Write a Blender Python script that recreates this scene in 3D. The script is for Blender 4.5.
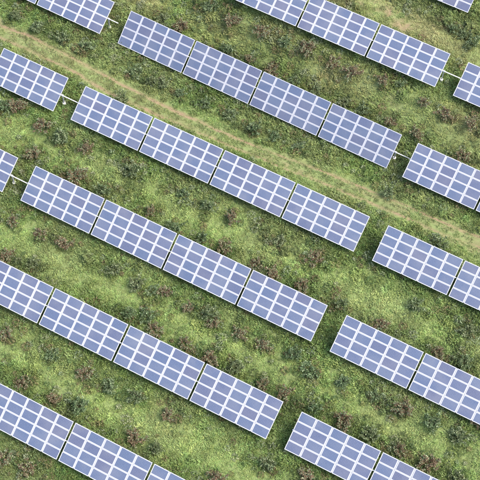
import bpy, bmesh, math, random
import numpy as np
from mathutils import Matrix, Vector

random.seed(7)
rng = np.random.default_rng(11)
scene = bpy.context.scene
col = scene.collection
for o in list(bpy.data.objects):
    bpy.data.objects.remove(o)

# ------------------------------------------------------------------ camera
cam_data = bpy.data.cameras.new('camera')
cam = bpy.data.objects.new('camera', cam_data)
col.objects.link(cam)
cam.location = (25.4, -50.2, 116.781)
cam.rotation_euler = [math.radians(a) for a in (25.897, -0.563, 27.598)]
cam_data.sensor_width = 36.0
cam_data.lens = 90.0
cam_data.clip_start = 1.0
cam_data.clip_end = 2000.0
scene.camera = cam

# ------------------------------------------------------------------ sky, sun, exposure
SUN_AZ = math.atan2(0.92, 0.30)          # clockwise from +Y
SUN_EL = math.radians(52)
world = bpy.data.worlds.new('World')
scene.world = world
world.use_nodes = True
wn = world.node_tree.nodes
sky = wn.new('ShaderNodeTexSky')
sky.sky_type = 'NISHITA'
sky.sun_disc = False
sky.sun_elevation = SUN_EL
sky.sun_rotation = SUN_AZ
sky.air_density = 1.0
sky.dust_density = 4.0
sky.ozone_density = 1.0
world.node_tree.links.new(sky.outputs[0], wn['Background'].inputs[0])
wn['Background'].inputs[1].default_value = 0.15
sun_data = bpy.data.lights.new('sun', 'SUN')
sun_data.energy = 1.0
sun_data.angle = math.radians(24)
sun_data.color = (1.0, 0.95, 0.88)
sun = bpy.data.objects.new('sun', sun_data)
col.objects.link(sun)
sdir = Vector((math.sin(SUN_AZ) * math.cos(SUN_EL), math.cos(SUN_AZ) * math.cos(SUN_EL), math.sin(SUN_EL)))
sun.rotation_euler = sdir.to_track_quat('Z', 'Y').to_euler()
scene.view_settings.view_transform = 'Standard'
scene.view_settings.look = 'None'
scene.view_settings.gamma = 1.0
scene.view_settings.use_curve_mapping = False
scene.view_settings.exposure = 1.82
scene.render.engine = 'CYCLES'
scene.cycles.max_bounces = 3
scene.cycles.diffuse_bounces = 2
scene.cycles.glossy_bounces = 2
scene.cycles.transmission_bounces = 2

# ------------------------------------------------------------------ layout data (metres)
L, W, GAP = 8.62, 4.13, 0.219
# block: x, y, height of the panel plane's middle, heading, slope along the row, tilt
BLOCKS = {
    'Aa': (-44.3719, 18.3903, 1.7121, 0.006, -0.0336, 0.4394),
    'Ab': (-24.7077, 18.7016, 0.4882, -0.0158, 0.0014, 0.5821),
    'Ac': (12.5066, 17.5555, 1.3237, -0.0018, -0.0087, 0.473),
    'Zb': (-23.9764, 28.9076, 3.3428, 0.0056, -0.0157, 0.4666),
    'Zc': (13.4044, 29.222, 2.5079, 0.0, 0.0, 0.4729),
    'Yb': (-24.7802, 41.0462, 2.0, 0.0, 0.0, 0.4689),
    'Ca': (-60.8233, 6.6227, 2.0314, -0.0072, 0.0013, 0.456),
    'Cb': (-23.4232, 6.3493, 2.0956, 0.0039, -0.0078, 0.4636),
    'Cc': (13.9141, 6.3707, 2.0189, 0.0039, -0.0036, 0.471),
    'Da': (-60.3324, -4.652, 2.003, -0.0106, 0.0003, 0.4499),
    'Db': (-22.9443, -4.9805, 2.0629, 0.0033, -0.007, 0.4726),
    'Dc': (14.3867, -5.0576, 2.1561, 0.0034, -0.013, 0.4651),
    'Eb': (-22.3449, -16.4326, 2.2091, 0.0052, -0.0115, 0.4366),
    'Ec': (14.8672, -16.2983, 1.7841, 0.0021, -0.0029, 0.4649),
    'Fb': (-21.8244, -27.8384, 2.2644, 0.002, 0.0039, 0.4513)}
USED = {'Aa': (0, 2), 'Ab': (0, 4), 'Ac': (0, 2), 'Zb': (1, 4), 'Zc': (0, 1), 'Yb': (3, 4), 'Ca': (3, 4),
        'Cb': (0, 4), 'Cc': (0, 2), 'Da': (3, 4), 'Db': (0, 4), 'Dc': (0, 2), 'Eb': (0, 4), 'Ec': (0, 2), 'Fb': (1, 4)}
ROWY = [41.05, 29.0, 18.4, 6.4, -5.0, -16.35, -27.8]


def table_spot(k, i):
    x, y, z, yaw, sl, t = BLOCKS[k]
    u = i * (L + GAP) + L / 2
    return x + u * math.cos(yaw), y + u * math.sin(yaw), z + sl * u, yaw, sl, t


SAMPLES = np.array([[*table_spot(k, i + d)[:2], table_spot(k, i)[2] - 1.95] for k, (a, b) in USED.items() for i in range(a, b) for d in (-.4, 0, .4)])


# value noise, used for terrain lumps and plant colours
_lat = np.random.default_rng(3).random((256, 256))


def noise(x, y, s, off=0.0):
    x = np.asarray(x, float) / s + 91.3 + off * 17.7
    y = np.asarray(y, float) / s + 57.1 + off * 31.3
    xi, yi = np.floor(x).astype(int), np.floor(y).astype(int)
    fx, fy = x - xi, y - yi
    fx, fy = fx * fx * (3 - 2 * fx), fy * fy * (3 - 2 * fy)
    a, b = _lat[xi % 256, yi % 256], _lat[(xi + 1) % 256, yi % 256]
    c, d = _lat[xi % 256, (yi + 1) % 256], _lat[(xi + 1) % 256, (yi + 1) % 256]
    return (a * (1 - fx) + b * fx) * (1 - fy) + (c * (1 - fx) + d * fx) * fy


RUT_U = np.array([(-60, 12.3), (-38.2, 12.5), (-34.6, 12.8), (-29, 12.6), (-24.4, 12.4), (-19.8, 12.1), (-16, 11.85), (-5.8, 12.0), (.6, 12.5), (3.9, 12.8), (7.8, 13.1), (13.6, 13.1), (17.2, 13.05), (23.5, 13.3), (60, 14)])
RUT_L = np.array([(-60, 10.9), (-37.2, 11.0), (-34, 11.06), (-28.9, 10.9), (-24.9, 10.5), (-21.5, 10.2), (-15.3, 10.3), (-5.8, 10.55), (4.7, 11.2), (8.5, 11.5), (14.6, 11.58), (18.6, 11.65), (23.5, 12.0), (60, 12.6)])


def rut_dist(x, y):
    yu = np.interp(x, RUT_U[:, 0], RUT_U[:, 1]) + (noise(x, y * 0, 2.3, 5) - .5) * .25
    yl = np.interp(x, RUT_L[:, 0], RUT_L[:, 1]) + (noise(x, y * 0, 2.3, 6) - .5) * .25
    return np.abs(y - yu), np.abs(y - yl), (y < yu) & (y > yl)


def gz(x, y):
    x = np.asarray(x, float); y = np.asarray(y, float)
    num = np.zeros_like(x); den = np.full_like(x, 0.15)
    for sx, sy, sz in SAMPLES:
        w = np.exp(-((x - sx) ** 2 / 24.0 + (y - sy) ** 2 / 26.0))
        num += w * sz; den += w
    h = num / den
    du, dl, _ = rut_dist(x, y)
    h = h - 0.12 * np.exp(-(du / .28) ** 2) - 0.12 * np.exp(-(dl / .28) ** 2)
    return h + (noise(x, y, 1.7) - .5) * .16 + (noise(x, y, .6, 2) - .5) * .07


def dirtness(x, y):
    """bare or dry share of the ground: wheel ruts, dry patches"""
    du, dl, mid = rut_dist(x, y)
    fade = np.clip((8 - x) / 26, 0.35, 1)
    br = noise(x, y, 1.4, 8) * .7 + .55
    d = np.maximum(np.exp(-(du / (.14 + .12 * fade)) ** 2), np.exp(-(dl / (.14 + .10 * fade)) ** 2) * .95) * np.clip(br, 0, 1.1) * (.85 + .15 * fade)
    env = np.exp(-((y - 12.0) / 1.7) ** 2)
    s1 = noise(x * .09, y * 2.6, 1.0, 51); s2 = noise(x * .3, y * 4.5, 1.0, 52); rag = noise(x, y, .35, 53)
    d = d * np.clip(.35 + .8 * s2 + .5 * rag, 0, 1.15)
    d = np.maximum(d, np.clip((s1 * .6 + s2 * .4 - .5) * 2.4, 0, .75) * env * (.45 + .55 * fade) * np.clip(rag * 1.6, .3, 1))
    # dry scrape in the upper strip, near the far tables
    e = np.exp(-(((x - 2.0) / 8) ** 2 + ((y - 34.6) / 2.4) ** 2)) * np.clip(noise(x, y, 1.4, 9) * 1.1 + noise(x, y, .45, 10) * .9 - .5, 0, .85)
    d = np.maximum(d, e)
    e2 = .2 * np.exp(-(((x - 6) / 9) ** 2 + ((y - 24.2) / 1.2) ** 2)) * np.clip(noise(x, y, 1.6, 12) * 2 - .4, 0, 1)
    return np.clip(np.maximum(d, e2), 0, 1)


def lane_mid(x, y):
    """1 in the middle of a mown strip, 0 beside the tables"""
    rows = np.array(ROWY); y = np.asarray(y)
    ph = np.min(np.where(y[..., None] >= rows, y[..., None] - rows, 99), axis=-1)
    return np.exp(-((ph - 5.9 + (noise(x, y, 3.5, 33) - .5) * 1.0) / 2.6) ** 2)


def row_dist(x, y):
    return np.min(np.abs(np.asarray(y)[..., None] - np.array(ROWY)), axis=-1)


# ------------------------------------------------------------------ materials
def new_mat(name):
    m = bpy.data.materials.new(name); m.use_nodes = True
    return m, m.node_tree.nodes, m.node_tree.links


def mat_plain(name, c, rough=.5, metal=0.0, var=0.0, scale=6.0):
    m, n, l = new_mat(name)
    b = n['Principled BSDF']
    b.inputs['Base Color'].default_value = (*c, 1)
    b.inputs['Roughness'].default_value = rough
    b.inputs['Metallic'].default_value = metal
    if var:
        geo = n.new('ShaderNodeNewGeometry'); t = n.new('ShaderNodeTexNoise'); t.inputs['Scale'].default_value = scale
        t.inputs['Detail'].default_value = 4
        l.new(geo.outputs['Position'], t.inputs['Vector'])
        mx = n.new('ShaderNodeMix'); mx.data_type = 'RGBA'
        mx.inputs[6].default_value = (*[v * (1 - var) for v in c], 1); mx.inputs[7].default_value = (*[min(1, v * (1 + var)) for v in c], 1)
        l.new(t.outputs[0], mx.inputs[0]); l.new(mx.outputs[2], b.inputs['Base Color'])
    return m


M = {}
M['frame'] = mat_plain('anodised_aluminium', (.39, .395, .415), .5, .05, .05, 3)
M['backsheet'] = mat_plain('white_backsheet', (.39, .39, .41), .5)
M['galv'] = mat_plain('galvanised_steel', (.45, .455, .46), .5, .3, .12, 5)
M['tube'] = mat_plain('galvanised_tube', (.50, .51, .52), .45, .2, .08, 4)
M['concrete'] = mat_plain('pale_concrete', (.55, .54, .48), .85, 0, .18, 9)
M['twig'] = mat_plain('twig_bark', (.11, .075, .05), .9, 0, .3, 12)


def mat_cells():
    m, n, l = new_mat('polycrystalline_cells')
    b = n['Principled BSDF']
    oi = n.new('ShaderNodeObjectInfo')
    tc = n.new('ShaderNodeTexCoord')
    ramp = n.new('ShaderNodeValToRGB')
    e = ramp.color_ramp.elements
    e[0].position = 0; e[0].color = (0.065, 0.088, 0.146, 1)
    e[1].position = 1; e[1].color = (0.076, 0.084, 0.132, 1)
    k = e.new(.35); k.color = (0.070, 0.093, 0.150, 1)
    k = e.new(.6); k.color = (0.072, 0.088, 0.143, 1)
    k = e.new(.82); k.color = (0.068, 0.082, 0.135, 1)
    l.new(oi.outputs['Random'], ramp.inputs[0])
    # crystal flakes inside each cell
    vor = n.new('ShaderNodeTexVoronoi'); vor.inputs['Scale'].default_value = 22
    l.new(tc.outputs['Object'], vor.inputs['Vector'])
    hs = n.new('ShaderNodeHueSaturation')
    mr = n.new('ShaderNodeMapRange'); mr.inputs[3].default_value = .86; mr.inputs[4].default_value = 1.14
    l.new(vor.outputs['Color'], mr.inputs[0]); l.new(mr.outputs[0], hs.inputs['Value'])
    l.new(ramp.outputs[0], hs.inputs['Color'])
    # thin lines between the cells
    sep = n.new('ShaderNodeSeparateXYZ'); l.new(tc.outputs['Object'], sep.inputs[0])
    lines = []
    for ax, p, o in ((0, .1545, .5 * .1545 * 0), (1, .1485, 0)):
        d = n.new('ShaderNodeMath'); d.operation = 'DIVIDE'; d.inputs[1].default_value = p; l.new(sep.outputs[ax], d.inputs[0])
        fr = n.new('ShaderNodeMath'); fr.operation = 'PINGPONG'; fr.inputs[1].default_value = .5; l.new(d.outputs[0], fr.inputs[0])
        lt = n.new('ShaderNodeMath'); lt.operation = 'LESS_THAN'; lt.inputs[1].default_value = .022; l.new(fr.outputs[0], lt.inputs[0])
        lines.append(lt)
    mxl = n.new('ShaderNodeMath'); mxl.operation = 'MAXIMUM'
    l.new(lines[0].outputs[0], mxl.inputs[0]); l.new(lines[1].outputs[0], mxl.inputs[1])
    sc = n.new('ShaderNodeMath'); sc.operation = 'MULTIPLY'; sc.inputs[1].default_value = .3; l.new(mxl.outputs[0], sc.inputs[0])
    mix = n.new('ShaderNodeMix'); mix.data_type = 'RGBA'; mix.inputs[7].default_value = (.36, .38, .44, 1)
    l.new(sc.outputs[0], mix.inputs[0]); l.new(hs.outputs[0], mix.inputs[6])
    # faint dust
    geo = n.new('ShaderNodeNewGeometry'); t = n.new('ShaderNodeTexNoise'); t.inputs['Scale'].default_value = .55; t.inputs['Detail'].default_value = 6
    l.new(geo.outputs['Position'], t.inputs['Vector'])
    dr = n.new('ShaderNodeMapRange'); dr.inputs[1].default_value = .4; dr.inputs[2].default_value = .75; dr.inputs[3].default_value = .02; dr.inputs[4].default_value = .3
    l.new(t.outputs[0], dr.inputs[0])
    mix2 = n.new('ShaderNodeMix'); mix2.data_type = 'RGBA'; mix2.inputs[7].default_value = (.20, .20, .215, 1)
    l.new(dr.outputs[0], mix2.inputs[0]); l.new(mix.outputs[2], mix2.inputs[6])
    l.new(mix2.outputs[2], b.inputs['Base Color'])
    b.inputs['Roughness'].default_value = .22
    return m


M['cells'] = mat_cells()


def mat_leaf(name, c=None, var=.35, attr=None, transl=.42, hue=(.475, .52)):
    """foliage: colour from the scattered points ('tint') or a fixed colour, varied per plant and by noise"""
    m, n, l = new_mat(name)
    out = n['Material Output']; n.remove(n['Principled BSDF'])
    if attr:
        a = n.new('ShaderNodeAttribute'); a.attribute_type = 'INSTANCER'; a.attribute_name = attr
        csock = a.outputs['Color']
    else:
        a = n.new('ShaderNodeRGB'); a.outputs[0].default_value = (*c, 1); csock = a.outputs[0]
    oi = n.new('ShaderNodeObjectInfo'); geo = n.new('ShaderNodeNewGeometry')
    rnd = n.new('ShaderNodeMapRange'); rnd.inputs[3].default_value = 1 - var; rnd.inputs[4].default_value = 1 + var
    l.new(geo.outputs['Random Per Island'], rnd.inputs[0])
    hs = n.new('ShaderNodeHueSaturation'); l.new(csock, hs.inputs['Color']); l.new(rnd.outputs[0], hs.inputs['Value'])
    hr = n.new('ShaderNodeMapRange'); hr.inputs[3].default_value, hr.inputs[4].default_value = hue
    l.new(oi.outputs['Random'], hr.inputs[0]); l.new(hr.outputs[0], hs.inputs['Hue'])
    df = n.new('ShaderNodeBsdfDiffuse'); tr = n.new('ShaderNodeBsdfTranslucent'); gl = n.new('ShaderNodeBsdfGlossy')
    gl.inputs['Roughness'].default_value = .5; gl.inputs['Color'].default_value = (.6, .65, .6, 1)
    mx = n.new('ShaderNodeMixShader'); mx.inputs[0].default_value = transl
    mg = n.new('ShaderNodeMixShader'); mg.inputs[0].default_value = .025
    l.new(hs.outputs[0], df.inputs[0]); l.new(hs.outputs[0], tr.inputs[0])
    l.new(df.outputs[0], mx.inputs[1]); l.new(tr.outputs[0], mx.inputs[2])
    l.new(mx.outputs[0], mg.inputs[1]); l.new(gl.outputs[0], mg.inputs[2])
    l.new(mg.outputs[0], out.inputs[0])
    return m


M['grass'] = mat_leaf('grass_blades', attr='tint', var=.22)
M['weed'] = mat_leaf('weed_leaves', attr='tint', var=.28)
M['leaf_b'] = mat_leaf('rust_brown_leaves', (.175, .118, .072), .45, hue=(.497, .515))
M['leaf_g'] = mat_leaf('grey_green_leaves', (.30, .36, .20), .4)
M['leaf_d'] = mat_leaf('dark_green_leaves', (.10, .145, .06), .45)
M['leaf_p'] = mat_leaf('light_green_leaves', (.19, .25, .09), .4)


def mat_ground():
    m, n, l = new_mat('field_soil_and_thatch')
    b = n['Principled BSDF']; b.inputs['Roughness'].default_value = .95
    b.inputs['Specular IOR Level'].default_value = .1
    geo = n.new('ShaderNodeNewGeometry')
    t = n.new('ShaderNodeTexNoise'); t.inputs['Scale'].default_value = 2.4; t.inputs['Detail'].default_value = 8; t.inputs['Roughness'].default_value = .7
    t2 = n.new('ShaderNodeTexNoise'); t2.inputs['Scale'].default_value = 14; t2.inputs['Detail'].default_value = 5
    l.new(geo.outputs['Position'], t.inputs['Vector']); l.new(geo.outputs['Position'], t2.inputs['Vector'])
    th = n.new('ShaderNodeValToRGB'); e = th.color_ramp.elements
    e[0].position = .3; e[0].color = (.10, .12, .045, 1); e[1].position = .72; e[1].color = (.17, .22, .08, 1)
    l.new(t.outputs[0], th.inputs[0])
    so = n.new('ShaderNodeValToRGB'); e = so.color_ramp.elements
    e[0].position = .3; e[0].color = (.13, .090, .056, 1); e[1].position = .7; e[1].color = (.265, .190, .118, 1)
    l.new(t2.outputs[0], so.inputs[0])
    a = n.new('ShaderNodeAttribute'); a.attribute_name = 'dirt'
    mx = n.new('ShaderNodeMix'); mx.data_type = 'RGBA'
    l.new(a.outputs['Fac'], mx.inputs[0]); l.new(th.outputs[0], mx.inputs[6]); l.new(so.outputs[0], mx.inputs[7])
    l.new(mx.outputs[2], b.inputs['Base Color'])
    bp = n.new('ShaderNodeBump'); bp.inputs['Strength'].default_value = .6; bp.inputs['Distance'].default_value = .06
    l.new(t2.outputs[0], bp.inputs['Height']); l.new(bp.outputs[0], b.inputs['Normal'])
    return m


M['ground'] = mat_ground()


# ------------------------------------------------------------------ ground sheet
def warp(n_in, half, far, step_out):
    a = np.linspace(-half, half, n_in)
    o = half + np.geomspace(1, far - half, step_out)
    return np.concatenate([-o[::-1], a, o])


gx = warp(391, 48, 600, 26) - 3.0
gy = warp(391, 48, 600, 26) + 4.0
GX, GY = np.meshgrid(gx, gy, indexing='ij')
GZ = gz(GX, GY)
nx, ny = GX.shape
co = np.stack([GX, GY, GZ], -1).reshape(-1, 3)
ii = np.arange(nx * ny).reshape(nx, ny)
quads = np.stack([ii[:-1, :-1], ii[1:, :-1], ii[1:, 1:], ii[:-1, 1:]], -1).reshape(-1, 4)
me = bpy.data.meshes.new('ground')
me.vertices.add(len(co)); me.vertices.foreach_set('co', co.ravel())
me.loops.add(quads.size); me.loops.foreach_set('vertex_index', quads.ravel())
me.polygons.add(len(quads)); me.polygons.foreach_set('loop_start', np.arange(0, quads.size, 4))
me.polygons.foreach_set('use_smooth', np.ones(len(quads), bool))
me.update(calc_edges=True)
at = me.attributes.new('dirt', 'FLOAT', 'POINT')
at.data.foreach_set('value', dirtness(GX, GY).ravel().astype(np.float32))
me.materials.append(M['ground'])
ground = bpy.data.objects.new('ground', me)
ground['kind'] = 'structure'
ground['label'] = 'uneven field soil with two wheel ruts under the grass'
col.objects.link(ground)


# ------------------------------------------------------------------ mesh helpers
def box(bm, x0, x1, y0, y1, z0, z1, mi=0):
    v = [bm.verts.new(c) for c in ((x0, y0, z0), (x1, y0, z0), (x1, y1, z0), (x0, y1, z0), (x0, y0, z1), (x1, y0, z1), (x1, y1, z1), (x0, y1, z1))]
    for f in ((3, 2, 1, 0), (4, 5, 6, 7), (0, 1, 5, 4), (1, 2, 6, 5), (2, 3, 7, 6), (3, 0, 4, 7)):
        bm.faces.new([v[i] for i in f]).material_index = mi


def tube(bm, p0, p1, r0, r1, n=10, cap=True):
    p0, p1 = Vector(p0), Vector(p1)
    q = (p1 - p0).to_track_quat('Z', 'Y')
    rings = []
    for p, r in ((p0, r0), (p1, r1)):
        rings.append([bm.verts.new(p + q @ Vector((r * math.cos(2 * math.pi * k / n), r * math.sin(2 * math.pi * k / n), 0))) for k in range(n)])
    for k in range(n):
        bm.faces.new((rings[0][k], rings[0][(k + 1) % n], rings[1][(k + 1) % n], rings[1][k]))
    if cap:
        bm.faces.new(rings[0][::-1]); bm.faces.new(rings[1])


def lathe(bm, prof, n=16):
    rings = [[bm.verts.new((r * math.cos(2 * math.pi * k / n), r * math.sin(2 * math.pi * k / n), z)) for k in range(n)] for r, z in prof]
    for a, b in zip(rings, rings[1:]):
        for k in range(n):
            bm.faces.new((a[k], a[(k + 1) % n], b[(k + 1) % n], b[k]))
    bm.faces.new(rings[0][::-1]); bm.faces.new(rings[-1])


def finish(name, bm, mats):
    me = bpy.data.meshes.new(name)
    bm.to_mesh(me); bm.free()
    for m in mats:
        me.materials.append(m)
    return me


def add(name, me, parent=None, loc=(0, 0, 0), rot=(0, 0, 0)):
    o = bpy.data.objects.new(name, me)
    col.objects.link(o)
    o.parent = parent
    o.location = loc; o.rotation_euler = rot
    return o


# ------------------------------------------------------------------ solar tables
PW, PH = 1.65, 1.0175                    # one panel, landscape
CG, RG = (L - 5 * PW) / 4, (W - 4 * PH) / 3
FR = .034
bm = bmesh.new()                         # frame ring with the white sheet inside
hx, hy = PW / 2, PH / 2
box(bm, -hx, hx, -hy, -hy + FR, -.035, .005, 0)
box(bm, -hx, hx, hy - FR, hy, -.035, .005, 0)
box(bm, -hx, -hx + FR, -hy + FR, hy - FR, -.035, .005, 0)
box(bm, hx - FR, hx, -hy + FR, hy - FR, -.035, .005, 0)
box(bm, -hx + FR, hx - FR, -hy + FR, hy - FR, -.012, -.004, 1)
ME_PANEL = finish('panel', bm, [M['frame'], M['backsheet']])
bm = bmesh.new()
box(bm, -hx + FR + .040, hx - FR - .040, -hy + FR + .042, hy - FR - .042, -.003, .001)
ME_CELLS = finish('cell_sheet', bm, [M['cells']])
bm = bmesh.new(); box(bm, -.065, .065, -W / 2 + .03, W / 2 - .03, -.085, -.037)
ME_RAIL = finish('rail', bm, [M['frame']])


def post_mesh(h):
    bm = bmesh.new()                     # I section post
    box(bm, -.06, .06, -.055, -.045, -.9, h)
    box(bm, -.06, .06, .045, .055, -.9, h)
    box(bm, -.005, .005, -.045, .045, -.9, h)
    box(bm, -.09, .09, -.09, .09, h, h + .012)
    return finish('post', bm, [M['galv']])


bm = bmesh.new()
for sx in (-1, 1):                       # saddle that clamps the tube to the post
    box(bm, sx * .05 - .008, sx * .05 + .008, -.11, .11, 0, .2)
ME_SADDLE = finish('saddle', bm, [M['galv']])


def tube_mesh(x0, x1):
    bm = bmesh.new(); tube(bm, (x0, 0, 0), (x1, 0, 0), .055, .055, 14)
    me = finish('torque_tube', bm, [M['tube']])
    for p in me.polygons:
        p.use_smooth = len(p.vertices) == 4
    return me


bm = bmesh.new(); lathe(bm, ((.21, -.6), (.21, .30), (.195, .34), (.15, .35)), 18)
ME_FOOT = finish('footing', bm, [M['concrete']])
bm = bmesh.new()
tube(bm, (-.12, 0, 0), (.12, 0, 0), .11, .11, 14)
ME_COLLAR = finish('bearing_collar', bm, [M['galv']])
TUBE_MID = tube_mesh(-L / 2 - GAP / 2 + .003, L / 2 + GAP / 2 - .003)
TUBE_SHORT = tube_mesh(-L / 2 - GAP / 2 + .003, L / 2 - .1)

ROW_NAMES = {'Y': 'in the top right corner', 'Z': 'in the row second above the dirt track', 'A': 'in the row directly above the dirt track',
             'C': 'in the row directly below the dirt track', 'D': 'in the second row below the dirt track',
             'E': 'in the third row below the dirt track', 'F': 'in the lowest row by the bottom edge'}
ORD = ['first', 'second', 'third', 'fourth', 'fifth', 'sixth', 'seventh', 'eighth', 'ninth', 'tenth', 'eleventh', 'twelfth',
       'thirteenth', 'fourteenth', 'fifteenth', 'sixteenth', 'seventeenth', 'eighteenth', 'nineteenth', 'twentieth']
BARS = {'Aa': 1.45, 'Ab': 2.2, 'Zb': 2.2, 'Ca': 2.2, 'Da': 2.2}      # runs whose tube shows in the gap at their right end
order = {}
for k in USED:
    for i in range(*USED[k]):
        order.setdefault(k[0], []).append((table_spot(k, i)[0], k, i))
for r in order:
    order[r].sort()
total = {r: len(v) for r, v in order.items()}
tables = []
feet = []
for r, lst in order.items():
    for j, (_, k, i) in enumerate(lst):
        x, y, z, yaw, sl, t = table_spot(k, i)
        base = float(gz(np.array([x]), np.array([y]))[0])
        root = bpy.data.objects.new('solar_table', None)
        root.empty_display_size = .3
        col.objects.link(root)
        root.location = (x, y, base)
        root.rotation_euler = (0, -math.atan(sl), yaw)
        n = total[r]
        if r == 'Y':
            lab = 'blue solar table cut off by the top edge, near the top right corner'
        else:
            lab = 'blue twenty-panel solar table, %s from the left %s' % (ORD[j], ROW_NAMES[r])
        root['label'] = lab; root['category'] = 'solar panel'; root['group'] = 'solar tables set out in rows'
        h = z - base                     # middle of the panel plane above the base
        a = t
        rot = Matrix.Rotation(a, 3, 'X')
        for c in range(5):
            for q in range(4):
                u = -L / 2 + PW / 2 + c * (PW + CG)
                v = W / 2 - PH / 2 - q * (PH + RG)
                p = rot @ Vector((u, v, 0)) + Vector((0, 0, h))
                jit = (a + random.gauss(0, .003), random.gauss(0, .0025), random.gauss(0, .0012))
                pn = add('panel', ME_PANEL, root, p, jit)
                add('cell_sheet', ME_CELLS, pn)
        for c in range(6):
            u = -L / 2 + c * (PW + CG) - CG / 2 if 0 < c < 5 else (-L / 2 + .12 if c == 0 else L / 2 - .12)
            add('rail', ME_RAIL, root, (u, 0, h), (a, 0, 0))
        off = rot @ Vector((0, 0, -.085 - .055))
        th = h + off.z
        ty = off.y
        last = (i == 3) or (k == 'Aa' and i == 1)
        if k in BARS and last:
            me_t = tube_mesh(-L / 2 - GAP / 2 + .003, L / 2 + BARS[k])
        elif last:
            me_t = TUBE_SHORT
        else:
            me_t = TUBE_MID
        add('torque_tube', me_t, root, (0, ty, th))
        me_p = post_mesh(th - .1)
        pos = [-L / 2 + 1.75, L / 2 - 1.75]
        if k in BARS and last:
            pos[1] = L / 2 + .16
        for u in pos:
            pst = add('post', me_p, root, (u, ty, 0))
            add('saddle', ME_SADDLE, pst, (0, 0, th - .088))
            wx, wy = x + u * math.cos(yaw) - ty * math.sin(yaw), y + u * math.sin(yaw) + ty * math.cos(yaw)
            gl = float(gz(np.array([wx]), np.array([wy]))[0]) - base - sl * u
            feet.append((wx, wy))
            add('footing', ME_FOOT, pst, (0, 0, gl))
            add('bearing_collar', ME_COLLAR, root, (u, ty, th))
        tables.append(root)


# ------------------------------------------------------------------ shrubs
SHRUBS = [(-37.22, 14.27, 'g'), (-33.91, 14.1, 'g'), (-30.6, 14.31, 'g'), (-27.42, 14.48, 'd'), (-20.92, 14.44, 'd'), (-18.5, 14.17, 'g'), (-31.3, 2.51, 'd'), (-29.87, 3.42, 'b'), (-26.13, 2.55, 'b'), (-23.26, 2.15, 'g'), (-20.18, 2.47, 'b'), (-25.11, -1.02, 'b'), (-20.03, 10.21, 'd'), (-16.85, 25.9, 'g'), (-13.8, 25.22, 'b'), (-9.88, 25.36, 'b'), (-6.84, 25.33, 'g'), (-4.1, 25.6, 'b'), (-21.75, 22.61, 'd'), (-19.32, 22.41, 'b'), (-12.75, 22.21, 'd'), (-10.06, 22.15, 'b'), (-6.86, 22.08, 'b'), (-4.07, 21.98, 'd'), (-1.2, 21.94, 'd'), (-17.26, 14.58, 'g'), (-14.85, 14.29, 'g'), (-11.66, 14.47, 'd'), (-8.42, 14.52, 'g'), (-4.95, 14.04, 'd'), (-2.52, 14.31, 'g'), (0.38, 14.36, 'g'), (-0.75, 25.37, 'b'), (1.84, 25.34, 'b'), (5.49, 25.69, 'b'), (7.4, 26.45, 'd'), (10.76, 25.47, 'b'), (13.67, 25.1, 'b'), (16.7, 25.22, 'b'), (2.58, 22.07, 'd'), (4.83, 22.16, 'd'), (8.3, 22.01, 'b'), (11.73, 21.85, 'b'), (17.49, 21.61, 'b'), (9.75, 36.5, 'd'), (12.52, 35.65, 'd'), (8.72, 37.14, 'p'), (11.52, 37.51, 'p'), (10.92, 36.47, 'g'), (-19.23, -1.07, 'b'), (-15.84, -1.4, 'd'), (-14.27, 2.28, 'g'), (-10.06, -1.12, 'b'), (-22.58, -9.16, 'b'), (-19.23, -9.03, 'b'), (-16.35, -9.0, 'b'), (-13.13, -9.17, 'p'), (-9.93, -8.93, 'g'), (-6.99, -9.35, 'd'), (-5.21, -9.05, 'd'), (-20.79, -12.99, 'b'), (-17.99, -12.44, 'g'), (-5.93, -12.68, 'g'), (-4.25, -12.04, 'd'), (-7.89, 2.41, 'd'), (-4.85, 2.35, 'g'), (-1.75, 2.33, 'b'), (4.13, 2.3, 'g'), (8.42, 2.14, 'b'), (-6.76, -1.44, 'd'), (-3.49, -1.33, 'd'), (-0.87, -1.43, 'b'), (3.13, -1.19, 'b'), (5.23, -1.54, 'b'), (8.59, -1.35, 'b'), (-3.98, -8.66, 'b'), (-0.99, -9.27, 'b'), (1.47, -8.73, 'g'), (20.16, 2.13, 'g'), (13.25, -1.25, 'd'), (8.44, 7.07, 'p'), (19.31, 9.98, 'd'), (11.96, 13.45, 'd'), (-16.12, -20.52, 'b'), (-10.58, -20.46, 'g'), (-6.73, -20.5, 'b'), (-3.76, -20.52, 'g'), (-0.72, -20.1, 'g'), (-11.72, -24.4, 'b'), (-8.18, -24.34, 'b'), (-5.23, -23.97, 'd'), (1.12, -23.91, 'b'), (3.72, -24.05, 'g'), (-9.29, -31.94, 'b'), (-6.52, -31.74, 'b'), (-2.79, -12.92, 'b'), (2.22, -9.48, 'b'), (5.24, -9.15, 'b'), (7.92, -9.12, 'b'), (11.35, -8.57, 'd'), (13.54, -9.51, 'd'), (0.71, -12.81, 'b'), (3.83, -13.15, 'b'), (6.57, -12.81, 'd'), (9.85, -12.9, 'b'), (12.37, -12.9, 'b'), (15.77, -12.9, 'd'), (2.89, -20.34, 'b'), (14.14, -20.19, 'g'), (18.18, -19.63, 'b'), (10.41, -23.93, 'b'), (17.93, -1.36, 'b'), (26.12, 2.08, 'd'), (24.41, -1.59, 'b'), (27.17, -1.49, 'd'), (17.1, -9.1, 'g'), (20.58, -8.84, 'g'), (23.58, -8.82, 'b'), (26.91, -8.84, 'g'), (29.72, -8.76, 'g'), (30.69, -6.15, 'b'), (18.83, -12.71, 'b'), (21.81, -12.66, 'g'), (25.11, -12.66, 'b'), (28.17, -12.67, 'b'), (31.06, -12.62, 'd')]


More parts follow.
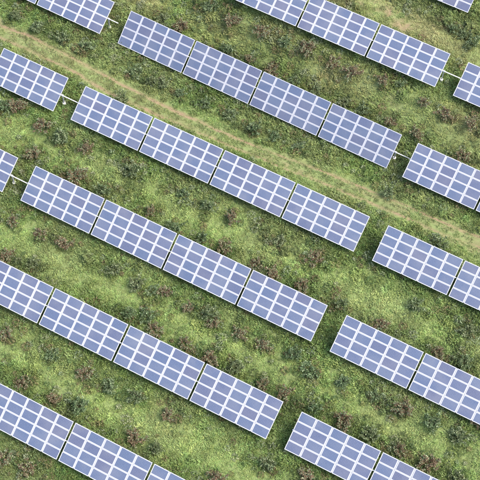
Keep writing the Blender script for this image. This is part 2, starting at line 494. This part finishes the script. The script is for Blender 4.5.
def leaf(bm, p, d, up, ln, wd, mi=0):
    """one pointed leaf folded along its middle"""
    s = d.cross(up)
    if s.length < 1e-4:
        s = Vector((1, 0, 0))
    s.normalize(); nrm = s.cross(d).normalized()
    a = bm.verts.new(p); b = bm.verts.new(p + d * ln * .5 + s * wd * .5 + nrm * wd * .15)
    c = bm.verts.new(p + d * ln - nrm * ln * .12); e = bm.verts.new(p + d * ln * .5 - s * wd * .5 + nrm * wd * .15)
    bm.faces.new((a, b, c)).material_index = mi
    bm.faces.new((a, c, e)).material_index = mi


def rvec(r):
    while True:
        v = Vector((r.uniform(-1, 1), r.uniform(-1, 1), r.uniform(-1, 1)))
        if .05 < v.length < 1:
            return v.normalized()


def shrub_meshes(kind, seed):
    r = random.Random(seed)
    st = bmesh.new(); main = bmesh.new(); tip = main
    R, H = .86, .95
    nb = r.randint(15, 21)
    for b in range(nb):
        az = b / nb * 2 * math.pi + r.uniform(-.25, .25)
        lean = r.uniform(.12, 1.0)
        ln = r.uniform(.65, 1.15)
        p = Vector((math.cos(az) * .05, math.sin(az) * .05, -.05))
        end = Vector((math.cos(az) * R * lean * ln, math.sin(az) * R * lean * ln, H * ln * math.sqrt(max(.1, 1 - lean ** 2 * .75))))
        mid = p.lerp(end, .5) + Vector((0, 0, .1))
        tube(st, p, mid, .016, .011, 5, False); tube(st, mid, end, .011, .004, 5, False)
        for tw in range(5):
            q = mid.lerp(end, r.uniform(0, 1)); e2 = q + (rvec(r) + Vector((math.cos(az), math.sin(az), .6)) * .6) * r.uniform(.12, .28)
            tube(st, q, e2, .006, .002, 4, False)
            nl = 9
            for _ in range(nl):
                f = r.random()
                d = (rvec(r) + Vector((math.cos(az), math.sin(az), .5)) * .55).normalized()
                leaf(main, q.lerp(e2, f) + rvec(r) * .05, d, rvec(r), r.uniform(.11, .2), r.uniform(.06, .11), 1 if r.random() < (.26 if kind == 'b' else .2) else 0)
        if r.random() < .55 and lean > .45:             # fresh or paler shoots at the branch ends
            for _ in range(r.randint(8, 14)):
                d = (rvec(r) + Vector((math.cos(az) * .5, math.sin(az) * .5, .9))).normalized()
                leaf(tip, end + rvec(r) * .10, d, rvec(r), r.uniform(.10, .2), r.uniform(.05, .085), 1)
    tipm = {'b': 'leaf_g', 'g': 'leaf_g', 'd': 'leaf_g', 'p': 'leaf_p'}[kind]
    mainm = {'b': 'leaf_b', 'g': 'leaf_d', 'd': 'leaf_d', 'p': 'leaf_p'}[kind]
    return finish('stems', st, [M['twig']]), finish('foliage', main, [M[mainm], M[tipm]])


PROTO = {k: [shrub_meshes(k, 100 + 10 * 'bgdp'.index(k) + s) for s in range(5 if k != 'p' else 2)] for k in 'bgdp'}
KIND = {'b': 'rust-brown shrub', 'g': 'grey-green shrub', 'd': 'dark-green shrub', 'p': 'fresh light-green shrub'}
STRIP = [(29.0, 'the top right grass patch'), (18.4, 'the first grass strip above the track'),
         (6.4, None), (-5.0, 'the first grass strip below the track'),
         (-16.35, 'the second grass strip below the track'), (-27.8, 'the third grass strip below the track')]
buckets = {}
for X, Y, k in SHRUBS:
    for idx, (yb, nm) in enumerate(STRIP):
        if Y > yb or idx == len(STRIP) - 1:
            ya = ROWY[idx]
            break
    if nm is None:
        side = 'along the upper side of the dirt track' if Y > 12 else 'along the lower side of the dirt track'
    else:
        side = ('upper side of ' if Y > (yb + ya) / 2 else 'lower side of ') + nm
    buckets.setdefault((side, k), []).append((X, Y))
rs = random.Random(5)
shrub_xy = []
for (side, k), lst in buckets.items():
    lst.sort()
    for j, (X, Y) in enumerate(lst):
        st, fo = rs.choice(PROTO[k])
        root = bpy.data.objects.new('shrub', None); root.empty_display_size = .2
        col.objects.link(root)
        root.location = (X, Y, float(gz(np.array([X]), np.array([Y]))[0]) - .02)
        s = rs.uniform(.9, 1.3)
        root.scale = (s * rs.uniform(.9, 1.15), s * rs.uniform(.9, 1.15), s * rs.uniform(.75, 1.0))
        root.rotation_euler = (rs.gauss(0, .06), rs.gauss(0, .06), rs.uniform(0, 6.28))
        if len(lst) == 1:
            root['label'] = 'only %s on the %s' % (KIND[k], side) if not side.startswith('along') else 'only %s %s' % (KIND[k], side)
        else:
            root['label'] = '%s %s from the left, %s' % (ORD[j], KIND[k].replace('fresh ', ''), side)
        root['category'] = 'shrub'; root['group'] = 'shrubs in lines between the solar rows'
        add('stems', st, root); add('foliage', fo, root)
        shrub_xy.append((X, Y))
shrub_xy = np.array(shrub_xy)


# ------------------------------------------------------------------ grass and weeds (uncountable)
def tuft(seed, n, rad, h, lean, wid):
    r = random.Random(seed); bm = bmesh.new()
    for _ in range(n):
        az = r.uniform(0, 6.283); d = rad * math.sqrt(r.random())
        p = Vector((math.cos(az) * d, math.sin(az) * d, -.03))
        a2 = az + r.gauss(0, .7); ln = h * r.uniform(.55, 1.2); k = lean * r.uniform(.4, 1.5)
        dv = Vector((math.cos(a2), math.sin(a2), 0)); sv = Vector((-dv.y, dv.x, 0)) * wid * r.uniform(.6, 1.2) * .5
        m = p + dv * ln * k * .35 + Vector((0, 0, ln * .62)); e = p + dv * ln * k + Vector((0, 0, ln * .82))
        v = [bm.verts.new(c) for c in (p - sv * .7, p + sv * .7, m + sv, m - sv, e)]
        bm.faces.new((v[0], v[1], v[2], v[3])); bm.faces.new((v[3], v[2], v[4]))
    return finish('grass_tuft', bm, [M['grass']])


def weed(seed, n, rad, h):
    r = random.Random(seed); bm = bmesh.new()
    for _ in range(n):
        az = r.uniform(0, 6.283); d = rad * math.sqrt(r.random())
        z = h * (1 - (d / rad) ** 2) * r.uniform(.35, 1.05) + .03
        dv = (Vector((math.cos(az), math.sin(az), 0)) * .7 + rvec(r) * .8 + Vector((0, 0, .25))).normalized()
        leaf(bm, Vector((math.cos(az) * d, math.sin(az) * d, z)), dv, rvec(r) + Vector((0, 0, .8)), r.uniform(.12, .24), r.uniform(.07, .14))
    return finish('weed_clump', bm, [M['weed']])


def proto_collection(name, meshes):
    c = bpy.data.collections.new(name)
    for i, m in enumerate(meshes):
        c.objects.link(bpy.data.objects.new('%s_sprig_%s' % (name, 'abcdefgh'[i]), m))
    return c


def scatter(name, label, cat, pts, rz, sc, idx, tint, coll, tiltv):
    me = bpy.data.meshes.new(name)
    me.vertices.add(len(pts)); me.vertices.foreach_set('co', pts.astype(np.float32).ravel())
    for an, ty, key, arr in (('rot', 'FLOAT_VECTOR', 'vector', np.stack([tiltv[:, 0], tiltv[:, 1], rz], -1)),
                             ('scl', 'FLOAT_VECTOR', 'vector', sc), ('pick', 'INT', 'value', idx), ('tint', 'FLOAT_COLOR', 'color', np.c_[tint, np.ones(len(tint))])):
        a = me.attributes.new(an, ty, 'POINT')
        a.data.foreach_set(key, np.ascontiguousarray(arr, dtype=np.int32 if ty == 'INT' else np.float32).ravel())
    o = bpy.data.objects.new(name, me); col.objects.link(o)
    o['kind'] = 'stuff'; o['label'] = label; o['category'] = cat
    ng = bpy.data.node_groups.new(name + '_scatter', 'GeometryNodeTree')
    ng.interface.new_socket('Geometry', in_out='INPUT', socket_type='NodeSocketGeometry')
    ng.interface.new_socket('Geometry', in_out='OUTPUT', socket_type='NodeSocketGeometry')
    n, l = ng.nodes, ng.links
    gi, go = n.new('NodeGroupInput'), n.new('NodeGroupOutput')
    ci = n.new('GeometryNodeCollectionInfo'); ci.inputs[0].default_value = coll; ci.inputs['Separate Children'].default_value = True
    ip = n.new('GeometryNodeInstanceOnPoints'); ip.inputs['Pick Instance'].default_value = True

    def named(nm, ty):
        a = n.new('GeometryNodeInputNamedAttribute'); a.data_type = ty; a.inputs['Name'].default_value = nm
        return a.outputs['Attribute']
    e2r = n.new('FunctionNodeEulerToRotation')
    l.new(named('rot', 'FLOAT_VECTOR'), e2r.inputs[0])
    l.new(gi.outputs[0], ip.inputs['Points']); l.new(ci.outputs[0], ip.inputs['Instance'])
    l.new(named('pick', 'INT'), ip.inputs['Instance Index']); l.new(e2r.outputs[0], ip.inputs['Rotation'])
    l.new(named('scl', 'FLOAT_VECTOR'), ip.inputs['Scale'])
    l.new(ip.outputs[0], go.inputs[0])
    md = o.modifiers.new('scatter', 'NODES'); md.node_group = ng
    return o


# part of the field in view, with a margin
POLY = np.array([(-40.2, 15.7), (10.8, 42.4), (33.3, -11.7), (-8.5, -33.8)])
cen = POLY.mean(0)


def inside(x, y, margin):
    ok = np.ones(len(x), bool)
    for a, b in zip(POLY, np.roll(POLY, -1, 0)):
        d = b - a; nrm = np.array([-d[1], d[0]]) / np.hypot(*d)
        if (cen - a) @ nrm < 0:
            nrm = -nrm
        ok &= (x - a[0]) * nrm[0] + (y - a[1]) * nrm[1] > -margin
    return ok


def sample(density, margin):
    n = int(density * 90 * 92)
    x = rng.uniform(-48, 42, n); y = rng.uniform(-42, 50, n)
    k = inside(x, y, margin)
    return x[k], y[k]


def lerp(a, b, t):
    return np.asarray(a) * (1 - t[:, None]) + np.asarray(b) * t[:, None]


def shrub_near(x, y, r):
    out = np.zeros(len(x))
    for sx, sy in shrub_xy:
        out = np.maximum(out, np.exp(-((x - sx) ** 2 / (r * 1.35) ** 2 + (y - sy) ** 2 / r ** 2)))
    return out


def streak(x, y, sx, sy, off):
    return noise(np.asarray(x) * sy / sx, y, sy, off)


def ground_tint(x, y):
    """plant colour: fresh, olive, dark and dry patches"""
    big = noise(x, y, 9, 20) * .55 + noise(x, y, 3.2, 21) * .45
    small = noise(x, y, .9, 22)
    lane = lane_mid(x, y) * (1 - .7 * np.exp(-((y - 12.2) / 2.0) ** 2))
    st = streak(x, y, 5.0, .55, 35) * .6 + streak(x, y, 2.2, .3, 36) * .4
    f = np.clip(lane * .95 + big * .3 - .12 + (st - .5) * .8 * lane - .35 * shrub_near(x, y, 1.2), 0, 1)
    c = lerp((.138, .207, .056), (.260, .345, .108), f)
    c = lerp(c, np.tile((.27, .29, .125), (len(x), 1)), np.clip((noise(x, y, 5, 23) - .45) * 1.2, 0, .32))
    upper = np.clip((y - 20) / 4, 0, 1) * np.clip((noise(x, y, 4, 27) - .2) * 1.6, 0, 1)
    c = lerp(c, np.tile((.33, .29, .14), (len(x), 1)), upper * .65 * lane)
    c = c * (.7 + .6 * small)[:, None]
    du, dl, mid = rut_dist(x, y)
    fade = np.clip((8 - x) / 26, .12, 1)
    near = np.exp(-(np.minimum(du, dl) / .45) ** 2)
    dry = np.clip(np.maximum(near * .6, mid * .34) * fade * (.55 + .7 * noise(x, y, 1.1, 24)), 0, .9)
    c = c * np.where(mid | (near > .3), .78, 1)[:, None]
    dry = np.maximum(dry, np.clip(dirtness(x, y) * .7, 0, .7))
    c = lerp(c, np.tile((.255, .215, .105), (len(x), 1)), dry)
    return c


tufts = proto_collection('grass', [tuft(1, 20, .2, .17, .8, .052), tuft(2, 18, .22, .2, .9, .058), tuft(3, 22, .2, .14, .7, .046),
                                   tuft(4, 18, .16, .26, .7, .046), tuft(5, 18, .24, .17, 1.0, .062)])
x, y = sample(13.5, 4)
dn = dirtness(x, y)
ru, rl, _ = rut_dist(x, y)
keep = (rng.random(len(x)) > dn * .97) & ((np.minimum(ru, rl) > .14) | (rng.random(len(x)) < .2 + .6 * (noise(x, y, .8, 14) > .6)))
fd = np.min(np.hypot(x[:, None] - np.array(feet)[None, :, 0], y[:, None] - np.array(feet)[None, :, 1]), axis=1)
keep &= fd > .33
x, y = x[keep], y[keep]
n = len(x)
rd = row_dist(x, y); lane = np.clip((rd - 1.8) / 3.2, 0, 1)
du, dl, mid = rut_dist(x, y)
s = (.92 + .6 * noise(x, y, 2.0, 30)) * rng.uniform(.7, 1.3, n) * (1.18 - .25 * lane)
s = np.where(np.minimum(du, dl) < .45, s * .65, s)
sz = s * (.75 + .8 * noise(x, y, 3.1, 31)) * np.where(mid | (np.minimum(du, dl) < .5), .55, 1) * (1.2 - .5 * lane_mid(x, y))
pts = np.stack([x, y, gz(x, y)], -1)
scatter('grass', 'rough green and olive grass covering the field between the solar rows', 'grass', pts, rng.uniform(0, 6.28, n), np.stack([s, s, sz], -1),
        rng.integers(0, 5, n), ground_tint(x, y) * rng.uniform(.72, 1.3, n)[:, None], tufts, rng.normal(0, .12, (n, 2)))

weeds = proto_collection('weeds', [weed(11, 58, .36, .40), weed(12, 44, .28, .32), weed(13, 72, .44, .36), weed(14, 36, .22, .42)])
x, y = sample(5.0, 4)
rd = row_dist(x, y); lane = np.clip((rd - 2.0) / 3.2, 0, 1)
patch = noise(x, y, 2.6, 40) * .6 + noise(x, y, 6.5, 41) * .4
du, dl, mid = rut_dist(x, y)
keep = (rng.random(len(x)) < np.clip((patch - .4) * 1.6 + (1 - lane_mid(x, y)) * .75 - .2 + .6 * shrub_near(x, y, 1.3), .02, 1)) & ~mid & (np.minimum(du, dl) > .7) & (dirtness(x, y) < .3)
x, y = x[keep], y[keep]; n = len(x)
s = rng.uniform(.65, 1.35, n)
tw = ground_tint(x, y)
kind = rng.random(n)
tw = lerp(tw, np.tile((.27, .30, .19), (n, 1)), np.where(kind > .86, .75, 0))
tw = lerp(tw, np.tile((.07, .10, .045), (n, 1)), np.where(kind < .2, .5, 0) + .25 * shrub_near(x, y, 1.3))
tw = lerp(tw, np.tile((.19, .125, .075), (n, 1)), np.where((kind > .42) & (kind < .47 + .12 * shrub_near(x, y, 1.6)), .65, 0))
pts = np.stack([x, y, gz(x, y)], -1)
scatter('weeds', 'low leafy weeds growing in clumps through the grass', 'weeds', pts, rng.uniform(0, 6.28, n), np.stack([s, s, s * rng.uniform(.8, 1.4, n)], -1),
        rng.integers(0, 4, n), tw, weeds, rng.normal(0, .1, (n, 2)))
